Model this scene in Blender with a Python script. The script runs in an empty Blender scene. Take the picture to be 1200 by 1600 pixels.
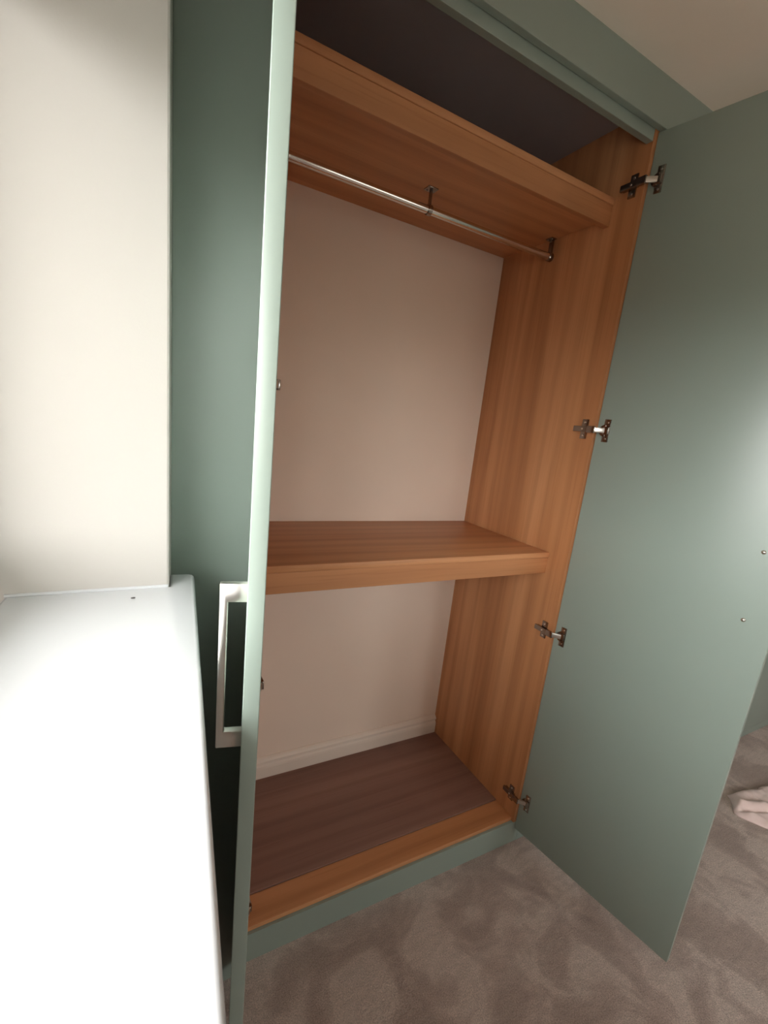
import bpy, bmesh, math, random
from mathutils import Vector, Matrix, noise

sc = bpy.context.scene
COL = sc.collection
R = math.radians

# ------------------------------------------------------------------ camera
CAM = Vector((-1.2183, -0.9537, 1.4678))
yaw, pitch, roll = 0.5194, -0.2269, 0.1118
fw = Vector((math.sin(yaw), math.cos(yaw), 0)); rt = Vector((math.cos(yaw), -math.sin(yaw), 0)); up = Vector((0, 0, 1))
f2 = fw * math.cos(pitch) + up * math.sin(pitch); u2 = up * math.cos(pitch) - fw * math.sin(pitch)
r3 = rt * math.cos(roll) + u2 * math.sin(roll); u3 = u2 * math.cos(roll) - rt * math.sin(roll)
cd = bpy.data.cameras.new('camera'); cam = bpy.data.objects.new('camera', cd); COL.objects.link(cam)
cam.matrix_world = Matrix(((r3.x, u3.x, -f2.x, CAM.x), (r3.y, u3.y, -f2.y, CAM.y), (r3.z, u3.z, -f2.z, CAM.z), (0, 0, 0, 1)))
cd.sensor_fit = 'AUTO'; cd.sensor_width = 36.0
cd.lens = 720.2 * 36.0 / 1600.0
cd.shift_x = -4.3 / 1600.0; cd.shift_y = 31.6 / 1600.0
cd.clip_start = 0.01; cd.clip_end = 200
sc.camera = cam

# ------------------------------------------------------------------ world (overcast sky over dull ground)
w = bpy.data.worlds.new('world'); sc.world = w; w.use_nodes = True
nt = w.node_tree; nt.nodes.clear()
o = nt.nodes.new('ShaderNodeOutputWorld'); bg = nt.nodes.new('ShaderNodeBackground')
tc = nt.nodes.new('ShaderNodeTexCoord'); sx = nt.nodes.new('ShaderNodeSeparateXYZ'); cr = nt.nodes.new('ShaderNodeValToRGB')
cr.color_ramp.elements[0].position = 0.49; cr.color_ramp.elements[0].color = (0.19, 0.175, 0.155, 1)
cr.color_ramp.elements[1].position = 0.53; cr.color_ramp.elements[1].color = (0.99, 0.98, 0.98, 1)
mp = nt.nodes.new('ShaderNodeMapRange'); mp.inputs[1].default_value = -1; mp.inputs[2].default_value = 1
nt.links.new(tc.outputs['Generated'], sx.inputs[0]); nt.links.new(sx.outputs[2], mp.inputs[0])
nt.links.new(mp.outputs[0], cr.inputs[0]); nt.links.new(cr.outputs[0], bg.inputs[0]); nt.links.new(bg.outputs[0], o.inputs[0])
bg.inputs[1].default_value = 9.0

# ------------------------------------------------------------------ exposure
sc.view_settings.view_transform = 'Standard'; sc.view_settings.look = 'None'
sc.view_settings.gamma = 1.0; sc.view_settings.use_curve_mapping = False
sc.view_settings.exposure = 0.98
sc.cycles.max_bounces = 12; sc.cycles.diffuse_bounces = 8; sc.cycles.transparent_max_bounces = 12
sc.cycles.use_denoising = True

# ------------------------------------------------------------------ key dimensions (metres)
W = 0.972                       # inside width of the open wardrobe; right panel's inner face is X = 0
DEPTH = 0.5395                  # room wall behind the wardrobe
CEIL = 2.40
ZB = 0.1135                     # wardrobe floor
SILL = 1.168
O = Vector((-1.165, -0.154, 0)) # corner of window wall and window reveal
V = Vector((0.0867, 0.9962, 0)) # direction of the window wall, towards the wardrobe
N = Vector((0.9962, -0.0867, 0))# into the room
HEAD = 2.16; WIN = 2.85
def P(s, n=0.0): return O + V * s + N * n

# portal: tells the renderer where the daylight comes in, gives off no light of its own
ld = bpy.data.lights.new('window_portal', 'AREA'); ld.shape = 'RECTANGLE'; ld.size = WIN; ld.size_y = HEAD - SILL
ld.cycles.is_portal = True
lo = bpy.data.objects.new('window_portal', ld); COL.objects.link(lo)
c = P(-WIN / 2, -0.30); lo.location = (c.x, c.y, (HEAD + SILL) / 2)
lo.rotation_euler = N.to_track_quat('-Z', 'Z').to_euler()
# the room's second, larger window in the wall opposite the wardrobes
XR, YF = 3.1, -3.3
W2 = (0.3, 1.45, 0.95, 2.0)   # x0, x1, z0, z1
ld = bpy.data.lights.new('window_portal', 'AREA'); ld.shape = 'RECTANGLE'; ld.size = W2[1] - W2[0]; ld.size_y = W2[3] - W2[2]
ld.cycles.is_portal = True
lo = bpy.data.objects.new('window_portal', ld); COL.objects.link(lo)
lo.location = ((W2[0] + W2[1]) / 2, YF - 0.12, (W2[2] + W2[3]) / 2)
lo.rotation_euler = Vector((0, 1, 0)).to_track_quat('-Z', 'Z').to_euler()

# ------------------------------------------------------------------ materials
def new_mat(name):
    m = bpy.data.materials.new(name); m.use_nodes = True
    return m, m.node_tree, m.node_tree.nodes['Principled BSDF']
def setin(b, k, v):
    if k in b.inputs: b.inputs[k].default_value = v
def noise_node(t, co, scale, detail=3.0, rough=0.5, dist=0.0, vec=None):
    n = t.nodes.new('ShaderNodeTexNoise'); n.inputs['Scale'].default_value = scale
    n.inputs['Detail'].default_value = detail; n.inputs['Roughness'].default_value = rough; n.inputs['Distortion'].default_value = dist
    if vec is not None:
        mpn = t.nodes.new('ShaderNodeMapping'); mpn.inputs['Scale'].default_value = vec
        t.links.new(co, mpn.inputs[0]); co = mpn.outputs[0]
    t.links.new(co, n.inputs['Vector'])
    return n.outputs['Fac']
def ramp(t, fac, stops):
    r = t.nodes.new('ShaderNodeValToRGB'); e = r.color_ramp.elements
    while len(e) < len(stops): e.new(0.5)
    for i, (p, c) in enumerate(stops): e[i].position = p; e[i].color = (*c, 1)
    t.links.new(fac, r.inputs[0]); return r.outputs[0]
def mixc(t, a, b, fac, mode='MIX'):
    m = t.nodes.new('ShaderNodeMix'); m.data_type = 'RGBA'; m.blend_type = mode
    for s, x in ((m.inputs[6], a), (m.inputs[7], b), (m.inputs[0], fac)):
        if hasattr(x, 'is_linked'): t.links.new(x, s)
        elif isinstance(x, (int, float)): s.default_value = x
        else: s.default_value = (*x, 1)
    return m.outputs[2]
def bump(t, b, h, strength, dist):
    n = t.nodes.new('ShaderNodeBump'); n.inputs['Strength'].default_value = strength; n.inputs['Distance'].default_value = dist
    t.links.new(h, n.inputs['Height']); t.links.new(n.outputs[0], b.inputs['Normal'])
def coords(t, kind='Object'):
    n = t.nodes.new('ShaderNodeTexCoord'); return n.outputs[kind]

def paint(name, col, rough=0.5, var=0.03, bscale=350, bstr=0.04, spec=0.5):
    m, t, b = new_mat(name); co = coords(t)
    n = noise_node(t, co, 3.0, 4)
    lo_ = tuple(x * (1 - var) for x in col); hi = tuple(min(1, x * (1 + var)) for x in col)
    t.links.new(ramp(t, n, [(0.3, lo_), (0.7, hi)]), b.inputs['Base Color'])
    setin(b, 'Roughness', rough); setin(b, 'Specular IOR Level', spec)
    bump(t, b, noise_node(t, co, bscale, 2), bstr, 0.002)
    return m
def wood(name, axis, dark, mid, light, rough=0.42, seed=0.0):
    m, t, b = new_mat(name); co0 = coords(t)
    mo = t.nodes.new('ShaderNodeMapping'); mo.inputs['Location'].default_value = (seed, seed * 1.7, seed * 0.6)
    t.links.new(co0, mo.inputs[0]); co = mo.outputs[0]
    def sv(across, along): return tuple(along if 'XYZ'[i] == axis else across for i in range(3))
    broad = noise_node(t, co, 1.0, 3, 0.55, 0.6, sv(7, 0.45))
    fine = noise_node(t, co, 1.0, 4, 0.6, 0.3, sv(48, 1.3))
    pore = noise_node(t, co, 1.0, 2, 0.6, 0.0, sv(170, 4))
    wv = t.nodes.new('ShaderNodeTexWave'); wv.wave_type = 'RINGS'; wv.rings_direction = 'SPHERICAL'
    wv.inputs['Scale'].default_value = 0.9; wv.inputs['Distortion'].default_value = 6.0; wv.inputs['Detail'].default_value = 3.0
    wv.inputs['Detail Scale'].default_value = 0.8
    mw = t.nodes.new('ShaderNodeMapping'); mw.inputs['Scale'].default_value = sv(6.0, 0.55); t.links.new(co, mw.inputs[0]); t.links.new(mw.outputs[0], wv.inputs['Vector'])
    c1 = ramp(t, broad, [(0.28, dark), (0.5, mid), (0.75, light)])
    c2 = ramp(t, wv.outputs['Fac'], [(0.0, (0.80, 0.77, 0.74)), (0.55, (1, 1, 1))])
    c3 = ramp(t, fine, [(0.3, (0.88, 0.85, 0.82)), (0.62, (1.04, 1.04, 1.04))])
    c4 = ramp(t, pore, [(0.30, (0.80, 0.74, 0.68)), (0.46, (1, 1, 1))])
    x = mixc(t, c1, c2, 0.6, 'MULTIPLY'); x = mixc(t, x, c3, 0.4, 'MULTIPLY'); x = mixc(t, x, c4, 0.45, 'MULTIPLY')
    t.links.new(x, b.inputs['Base Color']); setin(b, 'Roughness', rough); setin(b, 'Specular IOR Level', 0.4)
    bump(t, b, pore, 0.05, 0.001)
    return m
def metal(name, col, rough=0.2):
    m, t, b = new_mat(name); co = coords(t)
    n = noise_node(t, co, 60, 2)
    t.links.new(ramp(t, n, [(0.3, tuple(x * 0.94 for x in col)), (0.7, col)]), b.inputs['Base Color'])
    setin(b, 'Metallic', 1.0); setin(b, 'Roughness', rough)
    return m

M = {}
GREEN = (0.255, 0.31, 0.268)
M['green'] = paint('sage_green_paint', GREEN, 0.34, 0.02, 500, 0.012, 0.85)
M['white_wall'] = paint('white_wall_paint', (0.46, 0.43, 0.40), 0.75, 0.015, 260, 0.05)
M['closet_wall'] = paint('off_white_plaster', (0.80, 0.66, 0.55), 0.8, 0.025, 200, 0.06)
M['ceiling'] = paint('ceiling_paint', (0.93, 0.83, 0.72), 0.85, 0.02, 420, 0.12)
M['gloss_white'] = paint('white_gloss_paint', (0.54, 0.545, 0.56), 0.25, 0.01, 120, 0.015)
M['skirting'] = paint('white_satin_paint', (0.74, 0.64, 0.55), 0.4, 0.015, 120, 0.02)
M['upvc'] = paint('white_plastic', (0.85, 0.85, 0.85), 0.3, 0.01)
M['room_wall'] = paint('warm_beige_wall_paint', (0.40, 0.35, 0.30), 0.8, 0.02)
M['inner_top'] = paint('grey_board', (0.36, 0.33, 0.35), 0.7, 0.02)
WD, WM, WL = (0.39, 0.160, 0.065), (0.53, 0.240, 0.105), (0.64, 0.315, 0.15)
M['wood_z'] = wood('oak_laminate_upright', 'Z', WD, WM, WL, seed=1.3)
M['wood_x'] = wood('oak_laminate_lengthwise', 'X', WD, WM, WL, seed=4.1)
M['wood_base'] = wood('darkened_laminate_floor', 'X', (0.19, 0.10, 0.075), (0.25, 0.135, 0.105), (0.30, 0.17, 0.13), seed=7.7)  # base board toned darker and duller than the other laminate boards
M['chrome'] = metal('polished_chrome', (0.80, 0.78, 0.75), 0.12)
M['nickel'] = metal('brushed_nickel', (0.82, 0.78, 0.74), 0.26)
M['hinge'] = metal('nickel_plated_steel', (0.36, 0.32, 0.29), 0.2)
M['hinge_mid'] = metal('satin_steel', (0.62, 0.58, 0.53), 0.3)
M['hinge_bright'] = metal('bright_steel', (0.85, 0.82, 0.78), 0.18)

def carpet_mat():
    m, t, b = new_mat('brown_beige_carpet'); co = coords(t)
    big = noise_node(t, co, 5.5, 3, 0.55, 0.8)
    strk = noise_node(t, co, 1.0, 3, 0.6, 0.5, (26, 60, 1))
    tuft = noise_node(t, co, 300, 3, 0.75)
    c1 = ramp(t, big, [(0.40, (0.51, 0.39, 0.34)), (0.50, (0.61, 0.475, 0.42)), (0.565, (0.74, 0.60, 0.535))])
    c2 = ramp(t, strk, [(0.3, (0.86, 0.85, 0.84)), (0.7, (1.08, 1.08, 1.08))])
    c3 = ramp(t, tuft, [(0.3, (0.45, 0.43, 0.41)), (0.68, (1.25, 1.25, 1.25))])
    x = mixc(t, c1, c2, 0.8, 'MULTIPLY'); x = mixc(t, x, c3, 0.9, 'MULTIPLY')
    t.links.new(x, b.inputs['Base Color']); setin(b, 'Roughness', 0.95); setin(b, 'Specular IOR Level', 0.1)
    setin(b, 'Sheen Weight', 0.25); setin(b, 'Sheen Roughness', 0.6)
    add = t.nodes.new('ShaderNodeMath'); add.operation = 'ADD'; t.links.new(tuft, add.inputs[0]); t.links.new(noise_node(t, co, 130, 3), add.inputs[1])
    bump(t, b, add.outputs[0], 0.9, 0.006)
    return m
M['carpet'] = carpet_mat()
def cloth_mat():
    m, t, b = new_mat('pale_pink_cotton'); co = coords(t)
    n = noise_node(t, co, 18, 4)
    t.links.new(ramp(t, n, [(0.3, (0.74, 0.56, 0.52)), (0.7, (0.84, 0.67, 0.63))]), b.inputs['Base Color'])
    setin(b, 'Roughness', 0.9); setin(b, 'Sheen Weight', 0.2)
    bump(t, b, noise_node(t, co, 700, 2), 0.3, 0.002)
    return m
M['cloth'] = cloth_mat()
def glass_mat():
    m = bpy.data.materials.new('window_glass'); m.use_nodes = True; t = m.node_tree; t.nodes.clear()
    o_ = t.nodes.new('ShaderNodeOutputMaterial'); mx = t.nodes.new('ShaderNodeMixShader'); tr = t.nodes.new('ShaderNodeBsdfTransparent'); gl = t.nodes.new('ShaderNodeBsdfGlossy')
    gl.inputs['Roughness'].default_value = 0.02; tr.inputs[0].default_value = (0.97, 0.98, 0.97, 1); mx.inputs[0].default_value = 0.06
    t.links.new(tr.outputs[0], mx.inputs[1]); t.links.new(gl.outputs[0], mx.inputs[2]); t.links.new(mx.outputs[0], o_.inputs[0])
    return m
M['glass'] = glass_mat()
M['crumb'] = paint('dark_dirt', (0.05, 0.04, 0.04), 0.8, 0.2)

# ------------------------------------------------------------------ mesh helpers
def box(bm, x0, x1, y0, y1, z0, z1, bev=0.0, seg=2):
    vs = [bm.verts.new((x, y, z)) for x in (x0, x1) for y in (y0, y1) for z in (z0, z1)]
    idx = [(0, 1, 3, 2), (4, 6, 7, 5), (0, 4, 5, 1), (2, 3, 7, 6), (0, 2, 6, 4), (1, 5, 7, 3)]
    fs = [bm.faces.new([vs[i] for i in f]) for f in idx]
    if bev > 0:
        es = list({e for f in fs for e in f.edges})
        bmesh.ops.bevel(bm, geom=es, offset=bev, segments=seg, profile=0.5, affect='EDGES')
    return bm
def prism(bm, pts, z0, z1, bev=0.0, seg=3):
    a = [bm.verts.new((p[0], p[1], z0)) for p in pts]; b = [bm.verts.new((p[0], p[1], z1)) for p in pts]
    fs = [bm.faces.new(a[::-1]), bm.faces.new(b)]
    k = len(pts)
    for i in range(k): fs.append(bm.faces.new([a[i], a[(i + 1) % k], b[(i + 1) % k], b[i]]))
    bmesh.ops.recalc_face_normals(bm, faces=fs)
    if bev > 0:
        es = list({e for e in fs[1].edges} | {e for e in fs[0].edges})
        bmesh.ops.bevel(bm, geom=es, offset=bev, segments=seg, profile=0.5, affect='EDGES')
    return bm
def tube(bm, a, b, r, seg=20, r2=None):
    a = Vector(a); b = Vector(b); d = b - a
    mt = Matrix.Translation((a + b) / 2) @ d.to_track_quat('Z', 'Y').to_matrix().to_4x4()
    bmesh.ops.create_cone(bm, cap_ends=True, segments=seg, radius1=r, radius2=r if r2 is None else r2, depth=d.length, matrix=mt)
    return bm
def B(): return bmesh.new()
def world_offset(p):
    v = Vector((0, 0, 0))
    while p is not None: v += p.location; p = p.parent
    return v
def obj(name, bm, mat, parent=None, local=False, smooth=None, origin=None):
    """one mesh object; vertices are given in world space (or in the parent's space with local=True)"""
    bmesh.ops.recalc_face_normals(bm, faces=bm.faces)
    off = Vector((0, 0, 0))
    if parent is not None and not local: off = world_offset(parent)
    if origin is None:
        lo_ = Vector((min(v.co.x for v in bm.verts), min(v.co.y for v in bm.verts), min(v.co.z for v in bm.verts)))
        hi = Vector((max(v.co.x for v in bm.verts), max(v.co.y for v in bm.verts), max(v.co.z for v in bm.verts)))
        origin = Vector(((lo_.x + hi.x) / 2, (lo_.y + hi.y) / 2, lo_.z))
    origin = Vector(origin)
    bmesh.ops.translate(bm, verts=bm.verts, vec=-origin)
    me = bpy.data.meshes.new(name); bm.to_mesh(me); bm.free()
    me.materials.append(M[mat])
    ob = bpy.data.objects.new(name, me); COL.objects.link(ob); ob.location = origin - off
    if parent is not None: ob.parent = parent
    if smooth:
        for p in me.polygons: p.use_smooth = True
        if smooth != 'all' and hasattr(me, 'set_sharp_from_angle'): me.set_sharp_from_angle(angle=R(35))
    return ob
def tag(ob, label, cat=None, group=None, kind=None):
    ob['label'] = label
    if cat: ob['category'] = cat
    if group: ob['group'] = group
    if kind: ob['kind'] = kind
    return ob
def thing(name, loc, label, cat, group=None, kind=None):
    e = bpy.data.objects.new(name, None); COL.objects.link(e); e.location = loc; e.empty_display_size = 0.1
    return tag(e, label, cat, group, kind)
def struct(name, bm, mat, label, cat, smooth=None):
    return tag(obj(name, bm, mat, smooth=smooth), label, cat, kind='structure')

# ------------------------------------------------------------------ room shell
b = B(); box(b, -2.0, XR + .1, YF - .1, DEPTH + .1, -0.10, 0.0)
struct('floor', b, 'carpet', 'brown beige carpet covering the whole floor', 'floor')
b = B(); box(b, -2.0, XR + .1, YF - .1, DEPTH + .1, CEIL, CEIL + 0.1)
struct('ceiling', b, 'ceiling', 'plain off-white ceiling above the green wardrobe run', 'ceiling')
b = B(); box(b, -1.6, XR + .1, DEPTH, DEPTH + 0.1, 0, CEIL)
struct('wall_back', b, 'closet_wall', 'off-white wall seen through the open wardrobe', 'wall')
b = B(); box(b, XR, XR + 0.1, YF, DEPTH, 0, CEIL)
struct('wall_right', b, 'room_wall', 'plain beige wall at the far right end of the room', 'wall')
b = B(); box(b, -2.0, W2[0], YF - 0.1, YF, 0, CEIL); box(b, W2[1], XR, YF - 0.1, YF, 0, CEIL)
box(b, W2[0], W2[1], YF - 0.1, YF, 0, W2[2]); box(b, W2[0], W2[1], YF - 0.1, YF, W2[3], CEIL)
struct('wall_front', b, 'room_wall', 'plain beige wall facing the wardrobes', 'wall')
b = B()
TH = Vector((-0.30, 0, 0))
def seg(s0, s1, z0, z1): prism(b, [P(s0), P(s1), P(s1) + TH, P(s0) + TH], z0, z1)
cr_ = 0.004   # the plastered corner of the reveal is slightly rounded
prism(b, [P(0) + Vector((-cr_, 0, 0)), P(0.3 * cr_) + Vector((-0.3 * cr_, 0, 0)), P(cr_), P(0.72), P(0.72) + TH, P(0) + TH], 0, CEIL)
seg(-3.6, -WIN, 0, CEIL); seg(-WIN, 0, 0, SILL - 0.025); seg(-WIN, 0, HEAD, CEIL)
struct('wall_left', b, 'white_wall', 'white window wall with a deep plastered reveal beside the sill', 'wall')
# window sill board with a rounded nose and a short horn past the reveal
b = B()
DP = 0.216
nose = 0.0395
horn = 0.062
pts = [P(0, 0), P(0, 0) + Vector((-DP, 0, 0)), P(-WIN, 0) + Vector((-DP, 0, 0)), P(-WIN, 0), P(-WIN - .06, 0), P(-WIN - .06, nose)]
for k in range(7):   # rounded far corner
    a = R(90 * k / 6); rr = 0.012
    pts.append(P(horn - rr + rr * math.sin(a), nose - rr + rr * math.cos(a)))
pts.append(P(horn, 0))
prism(b, pts[::-1], SILL - 0.025, SILL, 0.005, 3)
struct('trim_1', b, 'gloss_white', 'glossy white window sill board with rounded nose', 'window sill', smooth=True)
b = B(); tube(b, P(0) + Vector((-DP, -0.0005, SILL + .0008)), P(0) + Vector((-0.002, -0.0005, SILL + .0008)), 0.0028, 10)
obj('sealant_bead', b, 'gloss_white', bpy.data.objects['trim_1'], smooth=True)
# window in the opening, left of the picture
wf = thing('window_1', P(-WIN / 2, -DP) + Vector((-0.03, 0, SILL)), 'white plastic two-light window beside the camera', 'window', kind='structure')
ang = math.atan2(V.y, V.x)
wf.rotation_euler = (0, 0, ang)
hw = WIN / 2; hh = HEAD - SILL
def lobj(name, bm, mat, parent): return obj(name, bm, mat, parent, local=True)
SW = 0.055
b = B(); box(b, -hw, hw, 0.0, 0.07, 0, SW, .004); box(b, -hw, hw, 0, 0.07, hh - SW, hh, .004)
box(b, -hw, -hw + SW, 0.0, 0.07, SW, hh - SW, .004); box(b, hw - SW, hw, 0, 0.07, SW, hh - SW, .004)
lobj('window_frame', b, 'upvc', wf)
b = B(); box(b, -0.035, 0.035, 0.0, 0.07, SW, hh - SW, .004); lobj('mullion', b, 'upvc', wf)
for s in (-1, 1):
    x0, x1 = sorted((s * 0.035, s * (hw - SW))); q = 0.05
    b = B(); box(b, x0, x0 + q, 0.012, 0.062, SW, hh - SW, .004); box(b, x1 - q, x1, 0.012, 0.062, SW, hh - SW, .004)
    box(b, x0 + q, x1 - q, 0.012, 0.062, SW, SW + q, .004); box(b, x0 + q, x1 - q, 0.012, 0.062, hh - SW - q, hh - SW, .004)
    sash = lobj('sash', b, 'upvc', wf)
    b = B(); box(b, x0 + q, x1 - q, 0.050, 0.054, SW + q, hh - SW - q); p_ = lobj('pane', b, 'glass', wf)
b = B(); box(b, -hw + .01, hw - .01, -0.022, -0.020, hh - 0.235, hh - 0.02); tube(b, (-hw + .01, -0.03, hh - 0.025), (hw - .01, -0.03, hh - 0.025), 0.02)
box(b, -hw + .01, hw - .01, -0.028, -0.014, hh - 0.247, hh - 0.233, .002)
lobj('roller_blind', b, 'room_wall', wf)

# the second window, behind the camera
w2 = thing('window_2', ((W2[0] + W2[1]) / 2, YF - 0.03, W2[2]), 'white plastic window in the wall opposite the wardrobes', 'window', kind='structure')
hw2 = (W2[1] - W2[0]) / 2; hh2 = W2[3] - W2[2]
b = B(); box(b, -hw2, hw2, -0.06, 0, 0, 0.06, .004); box(b, -hw2, hw2, -0.06, 0, hh2 - 0.06, hh2, .004)
box(b, -hw2, -hw2 + 0.06, -0.06, 0, 0.06, hh2 - 0.06, .004); box(b, hw2 - 0.06, hw2, -0.06, 0, 0.06, hh2 - 0.06, .004)
lobj('window_frame', b, 'upvc', w2)
b = B(); box(b, -0.035, 0.035, -0.06, 0, 0.06, hh2 - 0.06, .004); lobj('mullion', b, 'upvc', w2)
for s in (-1, 1):
    b = B(); x0, x1 = sorted((s * 0.035, s * (hw2 - 0.06))); box(b, x0, x1, -0.032, -0.028, 0.06, hh2 - 0.06); lobj('pane', b, 'glass', w2)

# added overhang outside, never seen; keeps high sky light off sill and reveal
b = B(); q0, q1 = P(-WIN - 1.2), P(1.2)
prism(b, [q0 + TH, q0 + TH + Vector((-0.65, 0, 0)), q1 + TH + Vector((-0.65, 0, 0)), q1 + TH], 2.27, 2.45)
struct('sky_blocker', b, 'upvc', 'added unseen overhang blocking high sky light above the sill window', 'light blocker')

# moulded skirting on the back wall
def skirting(name, x0, x1, label):
    prof = [(0, 0), (-0.018, 0), (-0.018, 0.155), (-0.0165, 0.163), (-0.012, 0.168), (-0.0115, 0.174), (-0.0155, 0.178), (-0.0155, 0.183), (-0.010, 0.190), (-0.004, 0.1955), (0, 0.1965)]
    bm = B(); A = [bm.verts.new((x0, DEPTH + y, z)) for y, z in prof]; Bv = [bm.verts.new((x1, DEPTH + y, z)) for y, z in prof]
    n = len(prof)
    for i in range(n): bm.faces.new([A[i], A[(i + 1) % n], Bv[(i + 1) % n], Bv[i]])
    bm.faces.new(A[::-1]); bm.faces.new(Bv)
    return struct(name, bm, 'skirting', label, 'skirting board')
skirting('baseboard_back', -W + 0.002, -0.002, 'white moulded skirting board along the bottom of the wardrobe back')

# green fascia over the wardrobes and filler between window wall and wardrobe
YFACE = -0.0175
b = B(); box(b, -1.148, XR, YFACE, 0.0, 2.296, CEIL, .0012)
struct('trim_2', b, 'green', 'green fascia board closing the gap up to the ceiling', 'fascia')
b = B(); box(b, -1.1535, -0.992, YFACE, 0.0, 0.0, 2.295, .0012)
struct('trim_3', b, 'green', 'tall green filler panel between window wall and left door', 'filler panel')

# ------------------------------------------------------------------ open wardrobe
wd = thing('wardrobe', (-W / 2, DEPTH / 2, 0), 'open fitted wardrobe with sage green doors and oak interior', 'wardrobe')
YB = DEPTH - 0.0185
b = B(); box(b, 0, 0.018, 0, DEPTH - .001, ZB - .0182, 2.3536, .0008); obj('side_panel', b, 'wood_z', wd)
b = B(); box(b, -W - 0.018, -W, 0, DEPTH - .001, ZB - .0182, 2.3536, .0008); obj('side_panel', b, 'wood_z', wd)
b = B(); box(b, -W - 0.018, 0.018, 0.0005, DEPTH - .001, 2.3538, 2.3698); obj('top_panel', b, 'inner_top', wd)
b = B(); box(b, -W + .0005, -.0005, 0.0015, 0.0205, 2.2698, 2.3533, .0012); obj('top_rail', b, 'green', wd)
b = B(); box(b, -W - .018, .0355, 0.0025, 0.0205, 0.0, ZB - .0186, .001); obj('plinth', b, 'green', wd)
b = B(); box(b, -W + .0005, -.0005, 0.0110, 0.0968, ZB - 0.018, ZB - .003, .0012); obj('front_strip', b, 'wood_x', wd)
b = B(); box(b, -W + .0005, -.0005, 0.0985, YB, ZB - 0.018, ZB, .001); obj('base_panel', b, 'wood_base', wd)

def shelf(name, yf, zt, th, under):
    root = bpy.data.objects.new(name, None); COL.objects.link(root); root.parent = wd
    root.location = Vector((-W / 2, (yf + DEPTH) / 2, zt - th)) - wd.location
    x0, x1 = -W + .0006, -.0006
    b = B(); box(b, x0, x1, yf, DEPTH - .001, zt - 0.018, zt, .0022, 3); obj('shelf_board', b, 'wood_x', root, smooth=True)
    b = B(); box(b, x0, x1, yf + 0.0025, yf + 0.0205, zt - th, zt - 0.0183, .0012); obj('fascia', b, 'wood_x', root)
    b = B(); box(b, x0, x1, yf + 0.0208, DEPTH - .001, under, zt - 0.0183); obj('lower_panel', b, 'wood_x', root)
    return root
shelf('shelf', 0.0728, 1.1158, 0.072, 1.062)
shelf('shelf', 0.0871, 2.1638, 0.0724, 2.113)

# hanging rail with centre and end brackets
RY, RZ = 0.300, 2.060
b = B(); tube(b, (-W + .006, RY, RZ), (-0.006, RY, RZ), 0.0105, 28)
rail = obj('hanging_rail', b, 'chrome', wd, smooth=True)
def bracket(x, end):
    b = B()
    box(b, x - 0.0025 if not end else x - 0.005, x + 0.0025 if not end else x + 0.005, RY - 0.006, RY + 0.006, RZ + 0.008, 2.111, .001)
    box(b, x - 0.016, x + 0.016 if not end else x + .005, RY - 0.014, RY + 0.014, 2.1095, 2.1128, .0008)
    tube(b, (x - 0.006, RY, RZ), (x + 0.006, RY, RZ), 0.0135, 24)
    for s in (-1, 1): tube(b, (x - .008, RY + s * 0.009, 2.1105), (x - .008, RY + s * 0.009, 2.1078), 0.0035, 12, 0.002)
    obj('rail_bracket', b, 'hinge', rail, smooth=True)
bracket(-0.4825, False); bracket(-0.0065, True); bracket(-W + 0.0065, True)

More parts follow.
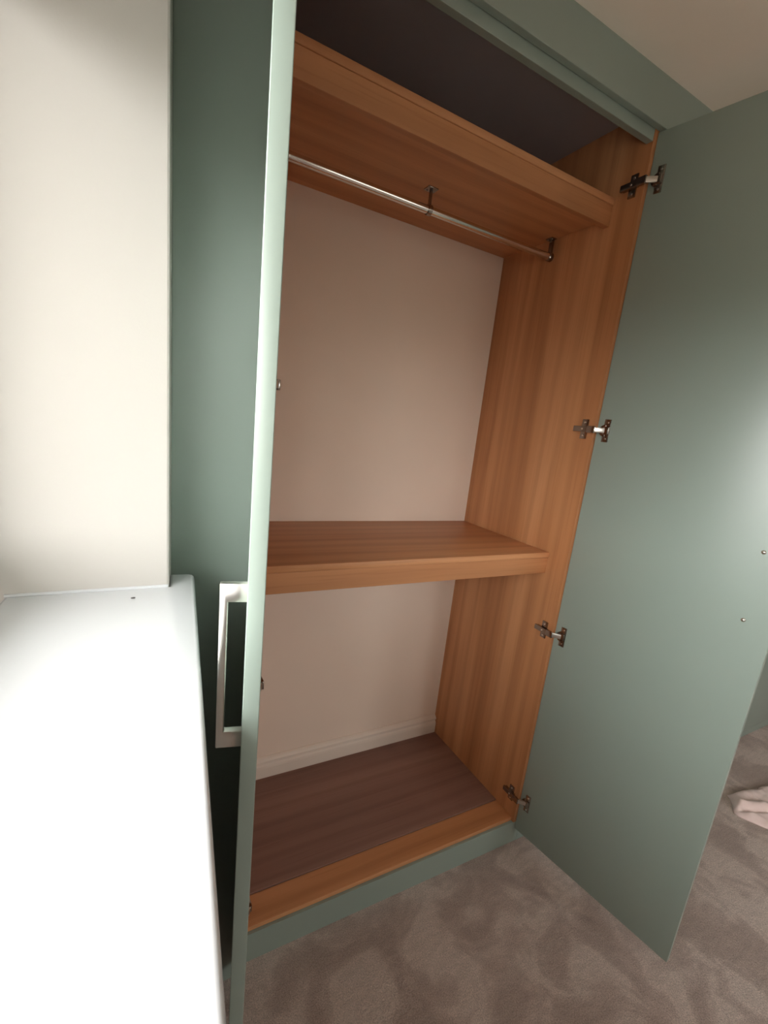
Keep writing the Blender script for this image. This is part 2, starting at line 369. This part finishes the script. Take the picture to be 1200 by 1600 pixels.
# doors -----------------------------------------------------------------
DZ0, DZ1 = 0.0687, 2.2925
class Door: pass
def make_door(Hxy, ux, uy, x0, x1, inner, hz, label, proud=1.0):
    """local x runs from hinge to free edge; inner = -1: inside face is local y=0 and the board lies at +y; +1: board at -y"""
    d = Door(); d.H = Vector((Hxy[0], Hxy[1], 0)); d.u = Vector((ux, uy, 0)).normalized(); d.n = Vector((-d.u.y, d.u.x, 0)) * inner  # inward normal
    T = 0.018
    b = B(); y0, y1 = (0, T) if inner < 0 else (-T, 0)
    box(b, x0, x1, y0, y1, DZ0, DZ1, .0013, 3)
    ob = obj('door', b, 'green', wd, local=True, smooth=True, origin=(0, 0, DZ0))
    ob.location = d.H + Vector((0, 0, DZ0)) - wd.location
    ob.rotation_euler = (0, 0, math.atan2(d.u.y, d.u.x))
    ob['label'] = label
    d.ob = ob
    # square D-shaped bar handle on the outside
    s = -inner        # local y direction of the outside
    yo = y1 if inner < 0 else y0
    def yy(a, c): return sorted((yo + s * a, yo + s * c))
    hz0, hz1 = hz[0] - DZ0, hz[1] - DZ0
    xc0, xc1 = 0.4275, 0.4375
    b = B()
    y_a, y_b = yy(0.0, 0.0315); y_c, y_d = yy(0.0225, 0.0315)
    outer = [(0.0, hz0), (0.0315, hz0), (0.0315, hz1), (0.0, hz1)]
    # one C-shaped profile extruded along local x
    prof = [(0.0, hz0), (0.0305, hz0), (0.0305, hz1), (0.0, hz1), (0.0, hz1 - 0.022), (0.0215, hz1 - 0.022), (0.0215, hz0 + 0.022), (0.0, hz0 + 0.022)]
    A = [b.verts.new((xc0, yo + s * q, z)) for q, z in prof]; C = [b.verts.new((xc1, yo + s * q, z)) for q, z in prof]
    k = len(prof); fs = [b.faces.new(A[::-1]), b.faces.new(C)]
    for i in range(k): fs.append(b.faces.new([A[i], A[(i + 1) % k], C[(i + 1) % k], C[i]]))
    bmesh.ops.recalc_face_normals(b, faces=fs)
    bmesh.ops.bevel(b, geom=list(b.edges), offset=.0011, segments=2, profile=.5, affect='EDGES')
    h = obj('handle', b, 'nickel', ob, local=True, smooth=True); h['label'] = 'square nickel bar handle'
    yi = 0.0
    for zz in hz[2:]:
        b = B(); si = inner
        tube(b, (0.4325, yi, zz - DZ0), (0.4325, yi + si * 0.0016 * proud, zz - DZ0), 0.0048, 18)
        bmesh.ops.create_uvsphere(b, u_segments=16, v_segments=8, radius=0.0040, matrix=Matrix.Translation((0.4325, yi + si * 0.0012 * proud, zz - DZ0)) @ Matrix.Diagonal((1, 0.75 * proud, 1, 1)))
        obj('handle_screw', b, 'hinge_bright', ob, local=True, smooth='all')
    return d
a = 1.7382
door_r = make_door((0.0167, -0.0378), -math.cos(a), -math.sin(a), -0.0365, 0.4929, -1, (1.082, 1.293, 1.101, 1.2735), 'right door standing open, inside face towards the room')
t = R(13.9)
door_l = make_door((-0.982, -0.037), -math.sin(t), -math.cos(t), -0.030, 0.487, 1, (1.067, 1.278, 1.079, 1.267), 'left door standing open, seen edge-on', 0.15)

# cup hinges ------------------------------------------------------------
def frame_box(bm, org, ex, ey, x0, x1, y0, y1, z0, z1, bev=0.0):
    """box in the frame (ex, ey, Z) at org"""
    tmp = bmesh.new(); box(tmp, x0, x1, y0, y1, z0, z1, bev)
    mt = Matrix(((ex.x, ey.x, 0, org.x), (ex.y, ey.y, 0, org.y), (0, 0, 1, org.z), (0, 0, 0, 1)))
    bmesh.ops.transform(tmp, matrix=mt, verts=tmp.verts)
    me = bpy.data.meshes.new('tmp'); tmp.to_mesh(me); tmp.free(); bm.from_mesh(me); bpy.data.meshes.remove(me)
def make_hinge(door, px, sgn, z):
    """px: panel's inner face; sgn: -1 when the cabinet interior lies towards -X"""
    root = bpy.data.objects.new('hinge', None); COL.objects.link(root); root.parent = wd
    base = Vector((px, 0.0, z - 0.03)); root.location = base - wd.location
    ex = Vector((sgn, 0, 0)); ey = Vector((0, 1, 0)); og = Vector((px, 0, z))
    b = B()   # cross-shaped mounting plate
    frame_box(b, og, ex, ey, 0.0, 0.0040, 0.022, 0.044, -0.029, 0.029, .0008)
    frame_box(b, og, ex, ey, 0.0, 0.0060, 0.016, 0.062, -0.0075, 0.0075, .0008)
    obj('mounting_plate', b, 'hinge', root, smooth=True)
    b = B()   # arm clipped on the plate, slightly cranked to the front
    frame_box(b, og, ex, ey, 0.0060, 0.0135, 0.000, 0.066, -0.0082, 0.0082, .0012)
    frame_box(b, og, ex, ey, 0.0070, 0.0150, -0.010, 0.016, -0.0102, 0.0102, .0012)
    obj('hinge_arm', b, 'hinge', root, smooth=True)
    # link from arm to cup
    n = door.n; u = door.u
    cup = door.H + u * -0.0105 + n * 0.0035 + Vector((0, 0, z))
    st = og + ex * 0.0105 + ey * -0.006
    d = (cup - st); L = d.length; d.normalize(); pr = Vector((-d.y, d.x, 0))
    b = B(); frame_box(b, st, d, pr, -0.003, L + 0.001, -0.0035, 0.0035, -0.0072, 0.0072, .001)
    obj('hinge_link', b, 'hinge_mid', root, smooth=True)
    b = B()   # flange and cup rim on the door
    og2 = door.H + Vector((0, 0, z))
    frame_box(b, og2, u, n, -0.0165, 0.0030, -0.0002, 0.0020, -0.033, 0.033, .0006)
    frame_box(b, og2, u, n, -0.0155, 0.0010, 0.0, 0.0070, -0.0115, 0.0115, .0015)
    for k in range(1):   # cup rim: half disc towards the hinge side
        pts = [(-0.0105 + 0.0175 * math.cos(q), 0.0175 * math.sin(q)) for q in [R(90 + 180 * i / 14) for i in range(15)]]
        vs0 = [b.verts.new(og2 + u * p_[0] + n * 0.0 + Vector((0, 0, p_[1]))) for p_ in pts]
        vs1 = [b.verts.new(og2 + u * p_[0] + n * 0.0034 + Vector((0, 0, p_[1]))) for p_ in pts]
        b.faces.new(vs0); b.faces.new(vs1[::-1])
        for i in range(15): b.faces.new([vs0[i], vs0[(i + 1) % 15], vs1[(i + 1) % 15], vs1[i]])
    obj('cup_flange', b, 'hinge', root, smooth=True)
    for zz in (-0.0235, 0.0235):
        b = B(); q = og2 + u * -0.0065 + Vector((0, 0, zz)); tube(b, q + n * 0.0015, q + n * 0.0032, 0.0038, 14, 0.0028); obj('screw', b, 'hinge_bright', root, smooth=True)
    for zz in (-0.0195, 0.0195):
        b = B(); q = og + ex * 0.0038 + ey * 0.033 + Vector((0, 0, zz)); tube(b, q, q + ex * 0.0019, 0.0038, 14, 0.0028); obj('screw', b, 'hinge_bright', root, smooth=True)
    b = B(); q = og + ex * 0.0133 + ey * 0.033; tube(b, q, q + ex * 0.0018, 0.0036, 14, 0.0026); obj('screw', b, 'hinge_bright', root, smooth=True)
    return root
HZ = (2.175, 1.522, 0.856, 0.200)
for z in HZ: make_hinge(door_r, 0.0, -1, z)
for z in HZ: make_hinge(door_l, -W, 1, z)

# ------------------------------------------------------------------ closed wardrobe beyond the right door
X0, X1 = 0.036, 1.0225
nb = thing('wardrobe', ((X0 + X1) / 2, DEPTH / 2, 0), 'closed sage green wardrobe behind the open right door', 'wardrobe')
b = B(); box(b, X0, X1, 0.002, DEPTH - .001, ZB - .018, 2.295, .001); obj('carcass', b, 'wood_z', nb)
b = B(); box(b, X0, X1, 0.0025, 0.0205, 0.0, ZB - .0182, .001); obj('plinth', b, 'green', nb)
for (d0, d1) in ((X0 + .003, (X0 + X1) / 2 - .0015), ((X0 + X1) / 2 + .0015, X1 - .002)):
    b = B(); box(b, d0, d1, -0.0175, 0.0, DZ0, DZ1, .0013, 3); obj('door', b, 'green', nb, smooth=True)
X2 = X1 + 0.001
nb2 = thing('wardrobe', ((X2 + XR) / 2, DEPTH / 2, 0), 'far closed sage green wardrobe reaching to the end wall', 'wardrobe')
b = B(); box(b, X2, XR - .002, 0.002, DEPTH - .001, ZB - .018, 2.295, .001); obj('carcass', b, 'wood_z', nb2)
b = B(); box(b, X2, XR - .002, 0.0025, 0.0205, 0.0, ZB - .0182, .001); obj('plinth', b, 'green', nb2)
nd = 4; wdt = (XR - .002 - X2) / nd
for k in range(nd):
    b = B(); box(b, X2 + k * wdt + .0015, X2 + (k + 1) * wdt - .0015, -0.0175, 0.0, DZ0, DZ1, .0013, 3); obj('door', b, 'green', nb2, smooth=True)

# ------------------------------------------------------------------ crumpled cloth on the carpet
def make_cloth():
    A, Bc, C, D = Vector((1.150, -0.208)), Vector((1.62, -0.285)), Vector((1.60, -0.66)), Vector((1.14, -0.58))
    nx, ny = 60, 50
    bm = bmesh.new(); g = []
    for j in range(ny + 1):
        row = []
        for i in range(nx + 1):
            s, tt = i / nx, j / ny
            p = (A * (1 - s) + Bc * s) * (1 - tt) + (D * (1 - s) + C * s) * tt
            # ragged outline
            e = 0.012 * noise.noise((s * 5, tt * 5, 3.1))
            p = p + Vector((e, 0.012 * noise.noise((s * 5, tt * 5, 9.7))))
            p.x -= 0.098 * max(0, 1 - s * 2.2) * math.exp(-((tt - 0.18) / (0.12 if tt < 0.18 else 0.34)) ** 2)
            p.y -= 0.016 * math.exp(-((s - 0.36) / 0.06) ** 2) * max(0, 1 - tt * 6)
            h = 0.016 + 0.020 * (0.5 + 0.5 * noise.noise((p.x * 11, p.y * 16, 0.3))) + 0.010 * noise.noise((p.x * 34, p.y * 40, 2.2))
            # folded-back corner with a valley beside it
            q = (p.x - 1.05) * 0.50 + (p.y + 0.285) * 0.9
            h += 0.016 * math.exp(-((q - 0.045) / 0.022) ** 2) - 0.014 * math.exp(-((q - 0.012) / 0.010) ** 2)
            edge = min(s, 1 - s, tt, 1 - tt)
            h = 0.004 + max(h - .004, 0.002) * min(1, (edge / 0.05)) ** 0.6
            row.append(bm.verts.new((p.x, p.y, h)))
        g.append(row)
    for j in range(ny):
        for i in range(nx): bm.faces.new([g[j][i], g[j + 1][i], g[j + 1][i + 1], g[j][i + 1]])
    # underside and rim so that the cloth is a closed bundle resting on the floor
    low = [[bm.verts.new((v.co.x, v.co.y, 0.0)) for v in r_] for r_ in g]
    for j in range(ny):
        for i in range(nx): bm.faces.new([low[j][i], low[j][i + 1], low[j + 1][i + 1], low[j + 1][i]])
    for i in range(nx):
        bm.faces.new([g[0][i], g[0][i + 1], low[0][i + 1], low[0][i]]); bm.faces.new([g[ny][i + 1], g[ny][i], low[ny][i], low[ny][i + 1]])
    for j in range(ny):
        bm.faces.new([g[j + 1][0], g[j][0], low[j][0], low[j + 1][0]]); bm.faces.new([g[j][nx], g[j + 1][nx], low[j + 1][nx], low[j][nx]])
    return bm
tag(obj('cloth', make_cloth(), 'cloth', smooth='all'), 'crumpled pale pink cloth lying on the carpet beyond the right door', 'cloth')

# ------------------------------------------------------------------ tiny crumb on the sill
CR = Vector((-1.2182, -0.1972, 0))
b = B(); bmesh.ops.create_icosphere(b, subdivisions=2, radius=0.0022)
for v in b.verts: v.co *= 1 + 0.35 * noise.noise(v.co * 900)
for v in b.verts: v.co = Vector((CR.x + v.co.x * 1.5, CR.y + v.co.y * 0.8, SILL + 0.0008 + max(v.co.z, -0.0008) * 0.6))
tag(obj('crumb', b, 'crumb', smooth='all'), 'tiny dark crumb lying on the white window sill near the reveal', 'crumb')
